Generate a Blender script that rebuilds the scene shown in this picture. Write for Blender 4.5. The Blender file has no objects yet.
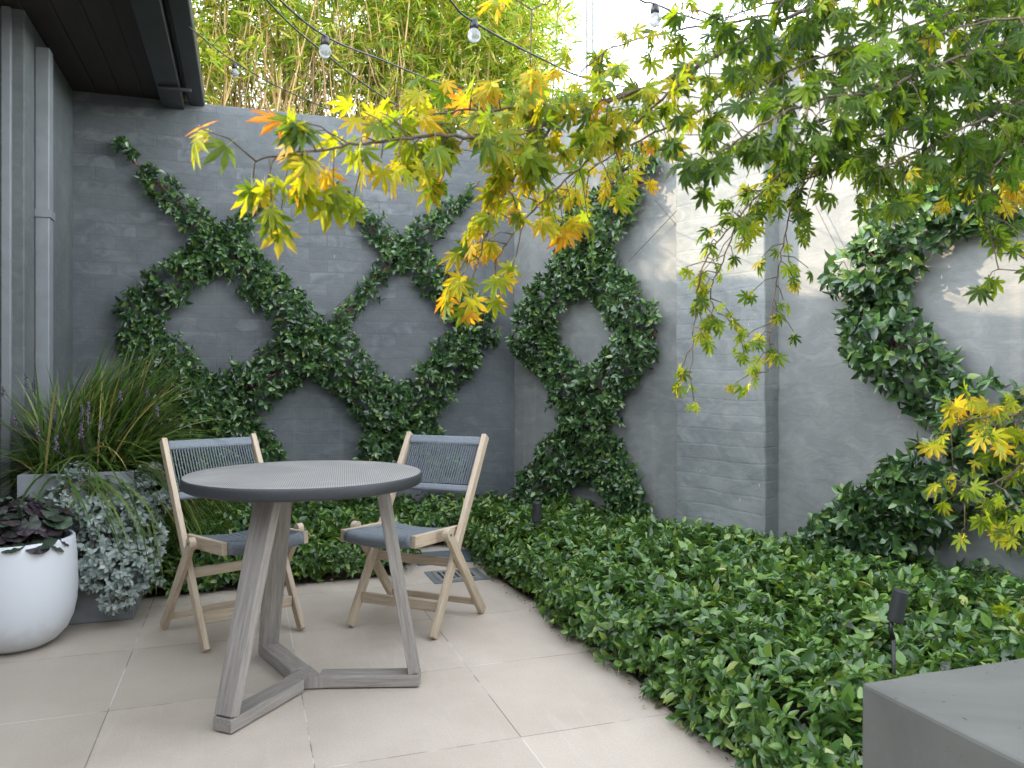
import bpy, bmesh, math, random
import numpy as np
from mathutils import Vector, Matrix
random.seed(7); R = np.random.default_rng(7)
S = bpy.context.scene
COL = S.collection
F, HZ, CH = 785.0, 376.0, 1.1          # focal length in pixels, horizon row, eye height

def at(px, py, Y): return Vector(((px-512)/F*Y, Y, CH-(py-HZ)/F*Y))
def gnd(px, py, z=0.0):
    Y = F*(CH-z)/(py-HZ); return Vector(((px-512)/F*Y, Y, z))
ang = math.radians(18.8)
U = Vector((math.cos(ang), math.sin(ang), 0)); V = Vector((-math.sin(ang), math.cos(ang), 0)); ZZ = Vector((0,0,1))
CR = Vector((0.015, 5.75, 0)); WH = 2.86
CL = CR - U*2.867
D = Vector((0.637, -0.771, 0)).normalized()
NR = Vector((-0.771, -0.637, 0)).normalized(); NB = -V
def on_wall(P, d, n, px, py, off=0.0):
    q = (px-512)/F; P = P + n*off
    k = (q*P.y-P.x)/(d.x-q*d.y)
    w = P + d*k
    return Vector((w.x, w.y, CH-(py-HZ)/F*w.y))
def backw(px, py, off=0.0): return on_wall(CR, U, NB, px, py, off)
def rightw(px, py, off=0.0): return on_wall(CR, D, NR, px, py, off)

# ---------------------------------------------------------------- tagging
def tag(o, label=None, cat=None, group=None, kind=None):
    if label: o['label'] = label
    if cat: o['category'] = cat
    if group: o['group'] = group
    if kind: o['kind'] = kind
    return o
def empty(name, loc, rz=0):
    o = bpy.data.objects.new(name, None); COL.objects.link(o)
    o.location = loc; o.rotation_euler = (0,0,rz); o.empty_display_size = .1
    bpy.context.view_layer.update()
    return o
def link(name, me, mat, parent=None, mw=None, smooth=False):
    o = bpy.data.objects.new(name, me); COL.objects.link(o)
    if mat: me.materials.append(mat)
    if smooth: me.polygons.foreach_set('use_smooth', [True]*len(me.polygons))
    if mw is not None: o.matrix_world = mw
    if parent is not None:
        o.parent = parent
        o.matrix_parent_inverse = Matrix.Identity(4)
        o.matrix_local = pm(parent).inverted() @ (mw if mw is not None else Matrix.Identity(4))
    return o
def pm(p):
    m = p.matrix_local.copy() if p.parent is None else pm(p.parent) @ p.matrix_local
    return m
def bme(bm):
    me = bpy.data.meshes.new('m'); bm.normal_update(); bm.to_mesh(me); bm.free(); return me
def npmesh(verts, faces, sizes, colors=None):
    me = bpy.data.meshes.new('m')
    nv = len(verts); me.vertices.add(nv); me.vertices.foreach_set('co', np.asarray(verts, np.float32).ravel())
    me.loops.add(len(faces)); me.loops.foreach_set('vertex_index', np.asarray(faces, np.int32))
    sizes = np.asarray(sizes, np.int32); me.polygons.add(len(sizes))
    st = np.concatenate([[0], np.cumsum(sizes)[:-1]]).astype(np.int32)
    me.polygons.foreach_set('loop_start', st)
    try: me.polygons.foreach_set('loop_total', sizes)
    except Exception: pass
    if colors is not None:
        a = me.color_attributes.new('tint', 'FLOAT_COLOR', 'POINT')
        a.data.foreach_set('color', np.asarray(colors, np.float32).ravel())
    me.update(calc_edges=True); me.validate()
    return me

# ---------------------------------------------------------------- materials
def mat(name):
    m = bpy.data.materials.new(name); m.use_nodes = True
    nt = m.node_tree; b = nt.nodes['Principled BSDF']; return m, nt, b
def N(nt, t, **k):
    n = nt.nodes.new(t)
    for a, v in k.items():
        if a in n.inputs: n.inputs[a].default_value = v
        else: setattr(n, a, v)
    return n
def ramp(nt, fac, stops, interp='LINEAR'):
    r = nt.nodes.new('ShaderNodeValToRGB'); r.color_ramp.interpolation = interp
    e = r.color_ramp.elements
    while len(e) < len(stops): e.new(.5)
    for i, (p, c) in enumerate(stops):
        e[i].position = p; e[i].color = (*c, 1) if len(c) == 3 else c
    nt.links.new(fac, r.inputs[0]); return r.outputs[0]
def mix(nt, fac, a, b, mode='MIX'):
    m = nt.nodes.new('ShaderNodeMix'); m.data_type = 'RGBA'; m.blend_type = mode
    for s, v in ((m.inputs[0], fac), (m.inputs[6], a), (m.inputs[7], b)):
        if isinstance(v, (int, float)): s.default_value = v
        elif isinstance(v, tuple): s.default_value = (*v, 1) if len(v) == 3 else v
        else: nt.links.new(v, s)
    return m.outputs[2]
def mth(nt, op, a, b=0.5, c=0.0):
    m = nt.nodes.new('ShaderNodeMath'); m.operation = op
    for s, v in zip(m.inputs, (a, b, c)):
        if isinstance(v, (int, float)): s.default_value = v
        else: nt.links.new(v, s)
    return m.outputs[0]
def coords(nt, scale=(1,1,1), kind='Object', rot=(0,0,0)):
    tc = nt.nodes.new('ShaderNodeTexCoord'); mp = nt.nodes.new('ShaderNodeMapping')
    mp.inputs['Scale'].default_value = scale; mp.inputs['Rotation'].default_value = rot
    nt.links.new(tc.outputs[kind], mp.inputs[0]); return mp.outputs[0]
def noise(nt, vec, sc, det=4, rough=.55, dist=0):
    n = N(nt, 'ShaderNodeTexNoise', Scale=sc, Detail=det, Roughness=rough, Distortion=dist)
    nt.links.new(vec, n.inputs['Vector']); return n.outputs['Fac']
def bump(nt, b, h, strength=.3, dist=.01):
    bp = N(nt, 'ShaderNodeBump', Strength=strength, Distance=dist)
    nt.links.new(h, bp.inputs['Height']); nt.links.new(bp.outputs[0], b.inputs['Normal']); return bp
def plain(name, c, rough=.6, metal=0, var=.12, sc=30, bmp=0.0):
    m, nt, b = mat(name); v = coords(nt)
    n = noise(nt, v, sc)
    lo = tuple(x*(1-var) for x in c); hi = tuple(min(1, x*(1+var)) for x in c)
    nt.links.new(ramp(nt, n, [(.3, lo), (.7, hi)]), b.inputs['Base Color'])
    b.inputs['Roughness'].default_value = rough; b.inputs['Metallic'].default_value = metal
    if bmp: bump(nt, b, n, bmp, .003)
    return m

def leaf_mat(name, stops, rough=.35, trans=.35, under=None, use_tint=False, spec=.5, edge=None):
    m, nt, b = mat(name)
    g = nt.nodes.new('ShaderNodeNewGeometry')
    if use_tint:
        at_ = nt.nodes.new('ShaderNodeVertexColor'); at_.layer_name = 'tint'
        sep = nt.nodes.new('ShaderNodeSeparateColor'); nt.links.new(at_.outputs[0], sep.inputs[0])
        fac = sep.outputs[0]
        jit = mth(nt, 'MULTIPLY_ADD', g.outputs['Random Per Island'], .3, -.15)
        fac = mth(nt, 'ADD', fac, jit)
    else: fac = g.outputs['Random Per Island']
    c = ramp(nt, fac, stops)
    if edge is not None:
        c = mix(nt, mth(nt, 'MULTIPLY', sep.outputs[1], sep.outputs[2]), c, edge)
    nz = noise(nt, coords(nt), 60, 2)
    c = mix(nt, mth(nt, 'MULTIPLY', nz, .12), c, (.02,.03,.012))
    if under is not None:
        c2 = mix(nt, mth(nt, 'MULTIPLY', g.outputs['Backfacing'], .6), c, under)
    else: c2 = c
    nt.links.new(c2, b.inputs['Base Color']); b.inputs['Roughness'].default_value = rough
    b.inputs['Specular IOR Level'].default_value = spec
    tr = nt.nodes.new('ShaderNodeBsdfTranslucent')
    cc = mix(nt, 1.0, c, (1.5,1.45,.5), 'MULTIPLY'); nt.links.new(cc, tr.inputs[0])
    ms = nt.nodes.new('ShaderNodeMixShader'); ms.inputs[0].default_value = trans
    out = nt.nodes['Material Output']
    nt.links.new(b.outputs[0], ms.inputs[1]); nt.links.new(tr.outputs[0], ms.inputs[2]); nt.links.new(ms.outputs[0], out.inputs[0])
    return m

def wall_mat(name, brick=1.0, patch=.5, tint=(1,1,1)):
    m, nt, b = mat(name)
    v = coords(nt)                                   # object x along the wall, z up
    sp = nt.nodes.new('ShaderNodeSeparateXYZ'); nt.links.new(v, sp.inputs[0])
    cb = nt.nodes.new('ShaderNodeCombineXYZ')
    wob = noise(nt, v, 3.0, 2)
    nt.links.new(mth(nt, 'ADD', sp.outputs[0], sp.outputs[1]), cb.inputs[0])
    nt.links.new(mth(nt, 'MULTIPLY_ADD', wob, .045, sp.outputs[2]), cb.inputs[1])
    br = N(nt, 'ShaderNodeTexBrick', Scale=1.0); br.inputs['Brick Width'].default_value = .235; br.inputs['Row Height'].default_value = .083
    br.inputs['Mortar Size'].default_value = .008; br.inputs['Mortar Smooth'].default_value = .9; br.offset = .5
    br.inputs['Color1'].default_value = (0,0,0,1); br.inputs['Color2'].default_value = (1,1,1,1); br.inputs['Mortar'].default_value = (.3,.3,.3,1)
    nt.links.new(cb.outputs[0], br.inputs['Vector'])
    n1 = noise(nt, v, 1.6, 5, .6); n2 = noise(nt, coords(nt, (1,1,1.6)), 8, 6, .65, .8); n3 = noise(nt, v, 55, 3)
    base = ramp(nt, n1, [(.3, (.068,.080,.087)), (.55, (.096,.109,.116)), (.75, (.128,.142,.148))])
    base = mix(nt, mth(nt, 'MULTIPLY', ramp(nt, n2, [(.42, (0,0,0)), (.7, (1,1,1))]), .4), base, (.155,.161,.167))
    # dry-brushed lighter bricks; their fading downward also paints in the low wall's shade
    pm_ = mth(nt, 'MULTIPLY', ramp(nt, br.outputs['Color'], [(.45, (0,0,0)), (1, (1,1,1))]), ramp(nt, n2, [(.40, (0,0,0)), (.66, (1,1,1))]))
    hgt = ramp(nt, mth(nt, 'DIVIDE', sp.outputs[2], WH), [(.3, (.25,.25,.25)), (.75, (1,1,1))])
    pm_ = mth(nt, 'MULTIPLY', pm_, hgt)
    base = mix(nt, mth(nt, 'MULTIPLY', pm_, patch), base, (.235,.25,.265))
    st = noise(nt, coords(nt, (14,14,.6)), 1.0, 3)
    base = mix(nt, mth(nt, 'MULTIPLY', ramp(nt, st, [(.6, (0,0,0)), (.75, (1,1,1))]), .18), base, (.19,.183,.172))
    # scattered paint chips
    ch = noise(nt, coords(nt, (60,60,18)), 1.0, 1)
    base = mix(nt, mth(nt, 'MULTIPLY', ramp(nt, ch, [(.77, (0,0,0)), (.80, (1,1,1))]), .6), base, (.32,.31,.30))
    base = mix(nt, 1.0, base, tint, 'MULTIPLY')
    nt.links.new(base, b.inputs['Base Color']); b.inputs['Roughness'].default_value = .62
    b.inputs['Specular IOR Level'].default_value = .35
    h = mth(nt, 'MULTIPLY_ADD', br.outputs['Fac'], -.55*brick, mth(nt, 'MULTIPLY', n2, .9))
    h = mth(nt, 'MULTIPLY_ADD', n3, .12, h)
    h = mth(nt, 'MULTIPLY_ADD', mth(nt, 'MULTIPLY', br.outputs['Color'], brick), .06, h)
    bump(nt, b, h, .45, .010)
    return m

def wood(name, a, bcol, c, rough=.65):
    m, nt, b = mat(name)
    v = coords(nt, (1,1,.07)); n = noise(nt, v, 90, 6, .7, .4); n2 = noise(nt, coords(nt, (1,1,.25)), 14, 3)
    g = nt.nodes.new('ShaderNodeNewGeometry')
    base = ramp(nt, n, [(.25, a), (.5, bcol), (.75, c)])
    base = mix(nt, mth(nt, 'MULTIPLY', n2, .5), base, tuple(x*.72 for x in bcol))
    nt.links.new(base, b.inputs['Base Color']); b.inputs['Roughness'].default_value = rough
    bump(nt, b, n, .35, .002)
    return m

M = {}
M['wall'] = wall_mat('painted_brick', .24, .55)
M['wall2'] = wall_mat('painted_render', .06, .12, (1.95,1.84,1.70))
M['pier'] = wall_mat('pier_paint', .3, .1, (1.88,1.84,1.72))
M['housewall'] = wall_mat('house_render', .1, .1, (1.0,1.0,.96))
M['greypaint'] = plain('grey_paint', (.17,.185,.195), .5, 0, .1, 12, .2)
M['chairwood'] = wood('blond_teak', (.32,.245,.165), (.52,.42,.31), (.64,.55,.43))
M['tablewood'] = wood('weathered_teak', (.15,.135,.122), (.30,.275,.25), (.43,.40,.375))
M['rope'] = plain('grey_cord', (.16,.185,.21), .75, 0, .18, 180, .3)
M['black'] = plain('black_plastic', (.018,.019,.021), .4, 0, .2)
M['darkmetal'] = plain('dark_paint', (.030,.033,.034), .42, 0, .25, 9)
M['white'] = plain('plain_glaze', (.60,.63,.67), .38, 0, .05, 5, .05)
M['bark'] = plain('maple_bark', (.085,.06,.04), .8, 0, .4, 60, .5)
def pot_mat():
    m, nt, b = mat('pot_glaze'); v = coords(nt); sp = nt.nodes.new('ShaderNodeSeparateXYZ'); nt.links.new(v, sp.inputs[0])
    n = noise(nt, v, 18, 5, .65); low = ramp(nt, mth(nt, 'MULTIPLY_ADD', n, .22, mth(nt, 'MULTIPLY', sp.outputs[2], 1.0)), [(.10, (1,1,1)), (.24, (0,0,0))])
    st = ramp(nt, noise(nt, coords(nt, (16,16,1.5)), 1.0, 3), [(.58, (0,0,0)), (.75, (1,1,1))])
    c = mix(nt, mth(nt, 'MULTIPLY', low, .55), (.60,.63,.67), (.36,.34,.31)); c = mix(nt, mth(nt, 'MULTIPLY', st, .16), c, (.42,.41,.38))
    nt.links.new(c, b.inputs['Base Color']); b.inputs['Roughness'].default_value = .45; return m
M['white'] = pot_mat()
M['stem'] = plain('vine_stem', (.13,.075,.045), .8, 0, .4, 80, .4)
M['steel'] = plain('steel_wire', (.12,.12,.125), .45, .3, .1)

# leaves
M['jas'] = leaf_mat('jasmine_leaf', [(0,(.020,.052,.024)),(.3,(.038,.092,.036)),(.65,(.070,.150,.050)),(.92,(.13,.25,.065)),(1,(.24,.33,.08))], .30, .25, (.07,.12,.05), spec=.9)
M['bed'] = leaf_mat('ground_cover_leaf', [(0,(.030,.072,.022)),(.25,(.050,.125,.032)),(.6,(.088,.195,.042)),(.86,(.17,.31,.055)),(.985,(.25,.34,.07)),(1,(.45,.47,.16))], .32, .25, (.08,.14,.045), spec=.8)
M['silver'] = leaf_mat('silver_leaf', [(0,(.17,.23,.22)),(.5,(.35,.42,.40)),(1,(.56,.62,.60))], .6, .12, (.3,.34,.32), spec=.3)
M['grass'] = leaf_mat('grass_blade', [(0,(.035,.080,.016)),(.5,(.075,.150,.028)),(.8,(.14,.22,.04)),(.93,(.20,.22,.06)),(1,(.38,.30,.13))], .4, .25, spec=.4)
M['purple'] = leaf_mat('dark_leaf', [(0,(.035,.022,.034)),(.5,(.050,.036,.046)),(.7,(.035,.050,.035)),(.9,(.05,.09,.05)),(1,(.14,.18,.15))], .4, .1, spec=.4)
M['maple'] = leaf_mat('maple_leaf', [(0,(.034,.078,.015)),(.3,(.092,.165,.018)),(.52,(.23,.31,.022)),(.76,(.42,.43,.026)),(.92,(.62,.46,.03)),(1,(.60,.28,.03))], .5, .62, spec=.3, use_tint=True, edge=(.55,.17,.03))
M['bamboo'] = leaf_mat('bamboo_leaf', [(0,(.08,.15,.02)),(.4,(.19,.30,.035)),(.72,(.38,.46,.055)),(.9,(.50,.44,.11)),(1,(.55,.36,.15))], .5, .5, spec=.3)
M['culm'] = leaf_mat('bamboo_culm', [(0,(.16,.10,.035)),(.5,(.38,.25,.09)),(1,(.55,.40,.18))], .6, .0)
M['litter'] = leaf_mat('leaf_litter', [(0,(.11,.06,.035)),(.6,(.22,.13,.075)),(1,(.38,.26,.15))], .8, .1)
M['flower'] = leaf_mat('mauve_flower', [(0,(.06,.045,.08)),(1,(.16,.12,.19))], .6, .1)

def patio_mat():
    m, nt, b = mat('stone_paver'); v = coords(nt); T = .611
    br = N(nt, 'ShaderNodeTexBrick', Scale=1.0); br.offset = 0; br.squash = 1
    br.inputs['Brick Width'].default_value = T; br.inputs['Row Height'].default_value = T
    br.inputs['Mortar Size'].default_value = .0022; br.inputs['Mortar Smooth'].default_value = .3
    br.inputs['Color1'].default_value = (0,0,0,1); br.inputs['Color2'].default_value = (1,1,1,1); br.inputs['Mortar'].default_value = (.5,.5,.5,1)
    nt.links.new(v, br.inputs['Vector'])
    n1 = noise(nt, v, 2.2, 6, .6); n2 = noise(nt, v, 160, 3, .7); n3 = noise(nt, coords(nt, (6,.9,1)), 2.0, 6, .7, 1.2)
    n4 = noise(nt, v, .8, 3)
    c = ramp(nt, n1, [(.3,(.465,.40,.335)),(.7,(.60,.53,.45))])
    c = mix(nt, mth(nt,'MULTIPLY',ramp(nt,n3,[(.52,(0,0,0)),(.66,(1,1,1))]),.30), c, (.60,.555,.49))
    c = mix(nt, mth(nt,'MULTIPLY',ramp(nt,n2,[(.35,(1,1,1)),(.6,(0,0,0))]),.30), c, (.29,.255,.22))
    c = mix(nt, mth(nt,'MULTIPLY',br.outputs['Color'],.34), c, (.33,.29,.25))
    c = mix(nt, mth(nt,'MULTIPLY',ramp(nt,n4,[(.5,(0,0,0)),(.7,(1,1,1))]),.22), c, (.33,.285,.24))
    gr = mix(nt, ramp(nt, n1, [(.48,(0,0,0)),(.56,(1,1,1))]), (.24,.20,.165), (.62,.60,.56))
    c = mix(nt, br.outputs['Fac'], c, gr)
    nt.links.new(c, b.inputs['Base Color']); b.inputs['Roughness'].default_value = .72
    b.inputs['Specular IOR Level'].default_value = .3
    h = mth(nt,'MULTIPLY_ADD',br.outputs['Fac'],-1.0, mth(nt,'MULTIPLY',n2,.25)); bump(nt, b, h, .4, .003)
    return m
M['patio'] = patio_mat()
def tabletop_mat():
    m, nt, b = mat('ribbed_concrete')
    v = coords(nt, (1,1,1), rot=(0,0,math.radians(-12)))
    w = N(nt, 'ShaderNodeTexWave', Scale=44, Distortion=.15); w.wave_type = 'BANDS'; w.bands_direction = 'X'
    w.inputs['Detail'].default_value = 2; w.inputs['Detail Scale'].default_value = 3
    nt.links.new(v, w.inputs['Vector'])
    n = noise(nt, coords(nt), 5, 5, .6, .5); n2 = noise(nt, coords(nt), 120, 3)
    c = ramp(nt, n, [(.3,(.12,.122,.126)),(.55,(.19,.19,.19)),(.72,(.31,.30,.285))])
    g = nt.nodes.new('ShaderNodeNewGeometry'); sp = nt.nodes.new('ShaderNodeSeparateXYZ'); nt.links.new(g.outputs['Normal'], sp.inputs[0])
    up = ramp(nt, sp.outputs[2], [(.8,(0,0,0)),(.95,(1,1,1))])
    cl = mix(nt, mth(nt,'MULTIPLY',w.outputs['Fac'],.75), c, (.42,.40,.375))
    c2 = mix(nt, up, (.022,.026,.031), cl)
    c2 = mix(nt, mth(nt,'MULTIPLY',n2,.3), c2, (.08,.08,.085))
    nt.links.new(c2, b.inputs['Base Color']); b.inputs['Roughness'].default_value = .55
    bump(nt, b, mth(nt,'MULTIPLY',w.outputs['Fac'],up), .1, .002); return m
M['tabletop'] = tabletop_mat()
def concrete_mat():
    m, nt, b = mat('rendered_concrete'); v = coords(nt)
    n1 = noise(nt, v, 3, 5, .6, .8); n2 = noise(nt, v, 40, 4); n3 = noise(nt, coords(nt,(1,1,3)), 9, 5)
    c = ramp(nt, n1, [(.3,(.095,.099,.090)),(.7,(.145,.149,.137))])
    c = mix(nt, mth(nt,'MULTIPLY',n3,.3), c, (.085,.09,.085))
    dots = noise(nt, v, 70, 1); c = mix(nt, ramp(nt,dots,[(.76,(0,0,0)),(.79,(1,1,1))]), c, (.03,.026,.022))
    nt.links.new(c, b.inputs['Base Color']); b.inputs['Roughness'].default_value = .7
    bump(nt, b, mth(nt,'MULTIPLY_ADD',n2,.5,n1), .35, .006); return m
M['concrete'] = concrete_mat()
M['soil'] = plain('mulch_soil', (.035,.025,.018), .95, 0, .6, 60, 1.0)
M['earth'] = plain('earth', (.10,.085,.06), .95, 0, .4, 4, .3)
def soffit_mat():
    m, nt, b = mat('soffit_boards'); v = coords(nt); sp = nt.nodes.new('ShaderNodeSeparateXYZ'); nt.links.new(v, sp.inputs[0])
    f = mth(nt, 'FRACT', mth(nt, 'DIVIDE', sp.outputs[0], .135)); e = ramp(nt, f, [(.0,(1,1,1)),(.05,(0,0,0)),(.95,(0,0,0)),(1,(1,1,1))])
    n = noise(nt, coords(nt, (12,1,1)), 4, 4)
    c = ramp(nt, n, [(.3,(.020,.013,.011)),(.7,(.036,.024,.020))]); c = mix(nt, e, c, (.004,.004,.004))
    nt.links.new(c, b.inputs['Base Color']); b.inputs['Roughness'].default_value = .6
    bump(nt, b, mth(nt,'MULTIPLY',e,-1), .6, .01); return m
M['soffit'] = soffit_mat()
def glass_mat():
    m, nt, b = mat('clear_bulb'); b.inputs['Base Color'].default_value = (.45,.47,.48,1); b.inputs['Roughness'].default_value = .08
    b.inputs['Transmission Weight'].default_value = .6; b.inputs['IOR'].default_value = 1.25; return m
M['glass'] = glass_mat()

# ---------------------------------------------------------------- geometry helpers
def box_me(lo, hi, bev=0.0, seg=2, cuts=0):
    bm = bmesh.new(); bmesh.ops.create_cube(bm, size=1)
    c = [(a+b)/2 for a, b in zip(lo, hi)]; s = [b-a for a, b in zip(lo, hi)]
    for v in bm.verts: v.co = Vector([v.co[i]*s[i]+c[i] for i in range(3)])
    if bev: bmesh.ops.bevel(bm, geom=bm.edges[:], offset=bev, segments=seg, profile=.5, affect='EDGES')
    return bme(bm)
def frame(o, x, y=None):
    x = Vector(x).normalized(); z = Vector((0,0,1)); y = z.cross(x)
    m = Matrix((x, y, z)).transposed().to_4x4(); m.translation = o; return m
ROOM = frame(CL, U)          # local x along the back wall, local y outwards beyond it
def beam(name, p0, p1, side, w, t, material, parent, bev=.003, w1=None, ext=0.0):
    """bar from p0 to p1 (parent space); width w along 'side', thickness t across."""
    p0 = Vector(p0); p1 = Vector(p1); z = (p1-p0); L = z.length; z.normalize()
    x = Vector(side); x = (x - z*x.dot(z)).normalized(); y = z.cross(x)
    bm = bmesh.new(); bmesh.ops.create_cube(bm, size=1); w1 = w if w1 is None else w1
    for v in bm.verts:
        ww = w if v.co.z < 0 else w1
        v.co = Vector((v.co.x*ww, v.co.y*t, -ext if v.co.z < 0 else L+ext))
    if bev: bmesh.ops.bevel(bm, geom=bm.edges[:], offset=bev, segments=2, profile=.5, affect='EDGES')
    m = Matrix((x, y, z)).transposed().to_4x4(); m.translation = p0
    me = bme(bm); o = bpy.data.objects.new(name, me); COL.objects.link(o); me.materials.append(material)
    o.parent = parent; o.matrix_local = m; return o
def tube_arrays(pts, rad, seg=6, cap=True):
    pts = [Vector(p) for p in pts]; n = len(pts)
    if isinstance(rad, (int, float)): rad = [rad]*n
    V_, Fc = [], []
    up = Vector((0.13, .21, .97))
    for i, p in enumerate(pts):
        t = (pts[min(i+1, n-1)]-pts[max(i-1, 0)]).normalized()
        a = t.cross(up)
        if a.length < .05: a = t.cross(Vector((1,0,0)))
        a.normalize(); b = t.cross(a)
        for k in range(seg):
            th = 2*math.pi*k/seg; V_.append(p + (a*math.cos(th)+b*math.sin(th))*rad[i])
    for i in range(n-1):
        for k in range(seg):
            k2 = (k+1) % seg; Fc.append((i*seg+k, i*seg+k2, (i+1)*seg+k2, (i+1)*seg+k))
    if cap: Fc.append(tuple(range(seg))[::-1]); Fc.append(tuple(range((n-1)*seg, n*seg)))
    return V_, Fc
from mathutils import noise as mnoise
def rough_box(lo, hi, bev, amp, step=.04, sc=9):
    bm = bmesh.new(); me = box_me(lo, hi, 0); bm.from_mesh(me)
    for _ in range(9):
        es = [e for e in bm.edges if e.calc_length() > step*1.6]
        if not es: break
        bmesh.ops.subdivide_edges(bm, edges=es, cuts=1, use_grid_fill=True)
        bmesh.ops.triangulate(bm, faces=[f for f in bm.faces if len(f.verts) > 4])
    sharp = [e for e in bm.edges if len(e.link_faces) == 2 and e.calc_face_angle(0) > .5]
    bmesh.ops.bevel(bm, geom=sharp, offset=bev, segments=2, profile=.5, affect='EDGES')
    bm.normal_update()
    for v in bm.verts: v.co += v.normal*(mnoise.noise(v.co*sc)*amp + mnoise.noise(v.co*sc*4)*amp*.35)
    return bme(bm)
class MB:
    def __init__(s): s.v = []; s.f = []
    def add(s, v, f):
        o = len(s.v); s.v += [tuple(x) for x in v]; s.f += [tuple(i+o for i in q) for q in f]
    def tube(s, pts, rad, seg=6): s.add(*tube_arrays(pts, rad, seg))
    def me(s):
        m = bpy.data.meshes.new('m'); m.from_pydata(s.v, [], s.f); m.update(); return m
def lathe_me(prof, seg=48):
    """prof: list of (r, z) from outside bottom round to inside."""
    V_, Fc = [], []
    for r, z in prof:
        for k in range(seg):
            a = 2*math.pi*k/seg; V_.append((r*math.cos(a), r*math.sin(a), z))
    for i in range(len(prof)-1):
        for k in range(seg):
            k2 = (k+1) % seg; Fc.append((i*seg+k, i*seg+k2, (i+1)*seg+k2, (i+1)*seg+k))
    m = bpy.data.meshes.new('m'); m.from_pydata(V_, [], Fc); m.update(); return m
def crv(pts, n=6):
    """Catmull-Rom through pts"""
    P = [Vector(p) for p in pts]; P = [P[0]*2-P[1]] + P + [P[-1]*2-P[-2]]; out = []
    for i in range(1, len(P)-2):
        for k in range(n):
            t = k/n; a, b, c, d = P[i-1], P[i], P[i+1], P[i+2]
            out.append(.5*((2*b)+(c-a)*t+(2*a-5*b+4*c-d)*t*t+(3*b-a-3*c+d)*t*t*t))
    out.append(P[-2]); return out

# leaf template: x across, y along, z up. returns verts (n,3), faces list
def leaf_tpl(L=1.0, W=.42, fold=.12, droop=.18):
    st = [0, .22, .48, .75, 1.0]; wd = [0, .84, 1.0, .64, 0]
    v = []
    for t in st: v.append((0, t*L, -droop*t*t*L))
    for sgn in (-1, 1):
        for t, w in list(zip(st, wd))[1:4]: v.append((sgn*w*W/2*L, t*L, fold*w*L*.5-droop*t*t*L))
    f = [(0,5,1),(1,5,6,2),(2,6,7,3),(3,7,4),(0,1,8),(1,2,9,8),(2,3,10,9),(3,4,10)]
    return np.array(v, float), [tuple(reversed(q)) for q in f]
def lance_tpl(W=.11, droop=.3):
    st = [0,.3,.7,1]; wd = [.3,1,.7,0]; v = []
    for t, w in zip(st, wd):
        v.append((-w*W/2, t, -droop*t*t)); v.append((w*W/2, t, -droop*t*t))
    return np.array(v, float), [(0,1,3,2),(2,3,5,4),(4,5,7,6)]
def maple_tpl(curl=.25):
    lob = [(0,1.0),(38,.92),(-38,.92),(78,.72),(-78,.72),(122,.42),(-122,.42)]
    lob.sort(key=lambda q: q[0]); ring = []
    for i, (a, l) in enumerate(lob):
        ar = math.radians(a)
        def P(ang_, r_): return (math.sin(ang_)*r_, math.cos(ang_)*r_)
        w = .100*l+.018
        for (rr, off) in ((.42, -1), (.66, -1.15), (.80, -.55), (1, 0), (.80, .55), (.66, 1.15), (.42, 1)):
            b = P(ar, l*rr); nrm = (math.cos(ar), -math.sin(ar))
            ring.append((b[0]+nrm[0]*off*w, b[1]+nrm[1]*off*w, rr*l, rr))
        if i < len(lob)-1:
            am = math.radians((a+lob[i+1][0])/2); b = P(am, .23); ring.append((b[0], b[1], .23, .2))
    v = [(0, 0, 0)]; e = [0.0]
    for x, y, r, rr in ring:
        v.append((x, y, -curl*r*r)); e.append(max(0, (rr-.45)/.55))
    # petiole
    n = len(ring)
    f = [(0, i+2, i+1) for i in range(n-1)]
    b = len(v)
    v += [(-.012, 0, 0), (.012, 0, 0), (.008, -.55, .18), (-.008, -.55, .18)]; e += [0, 0, .4, .4]
    f.append((b, b+1, b+2, b+3))
    v = np.array(v, float); return v, f, np.array(e)
def rot_from(tip, nrm):
    """batch: y axis = tip, z axis ~ nrm -> (n,3,3) with columns x,y,z"""
    y = tip/np.linalg.norm(tip, axis=1, keepdims=True)
    x = np.cross(y, nrm); x /= np.linalg.norm(x, axis=1, keepdims=True)+1e-9
    z = np.cross(x, y)
    return np.stack([x, y, z], axis=2)
def scatter(tpl, pos, rot, sc, tint=None, edge=None):
    tv, tf = tpl; n = len(pos)
    v = np.einsum('nij,nkj->nki', rot, tv[None]*np.asarray(sc).reshape(n, -1, 1)) + pos[:, None, :]
    k = len(tv); base = np.concatenate([np.array(f) for f in tf]); sz = np.array([len(f) for f in tf])
    faces = (base[None, :] + (np.arange(n)*k)[:, None]).ravel(); sizes = np.tile(sz, n)
    col = None
    if tint is not None:
        col = np.zeros((n, k, 4)); col[..., 0] = np.asarray(tint)[:, None]; col[..., 1] = edge[None, :]
        col[..., 2] = np.clip((np.asarray(tint)[:, None]-.45)*2.2, 0, 1); col[..., 3] = 1; col = col.reshape(-1, 4)
    return v.reshape(-1, 3), faces, sizes, col
def merge(parts):
    vs, fs, ss, cs = [], [], [], []; o = 0
    for v, f, s, c in parts:
        vs.append(v); fs.append(f+o); ss.append(s); o += len(v)
        if c is not None: cs.append(c)
    return npmesh(np.concatenate(vs), np.concatenate(fs), np.concatenate(ss), np.concatenate(cs) if cs else None)
def unit(a): return a/(np.linalg.norm(a, axis=1, keepdims=True)+1e-9)

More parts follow.
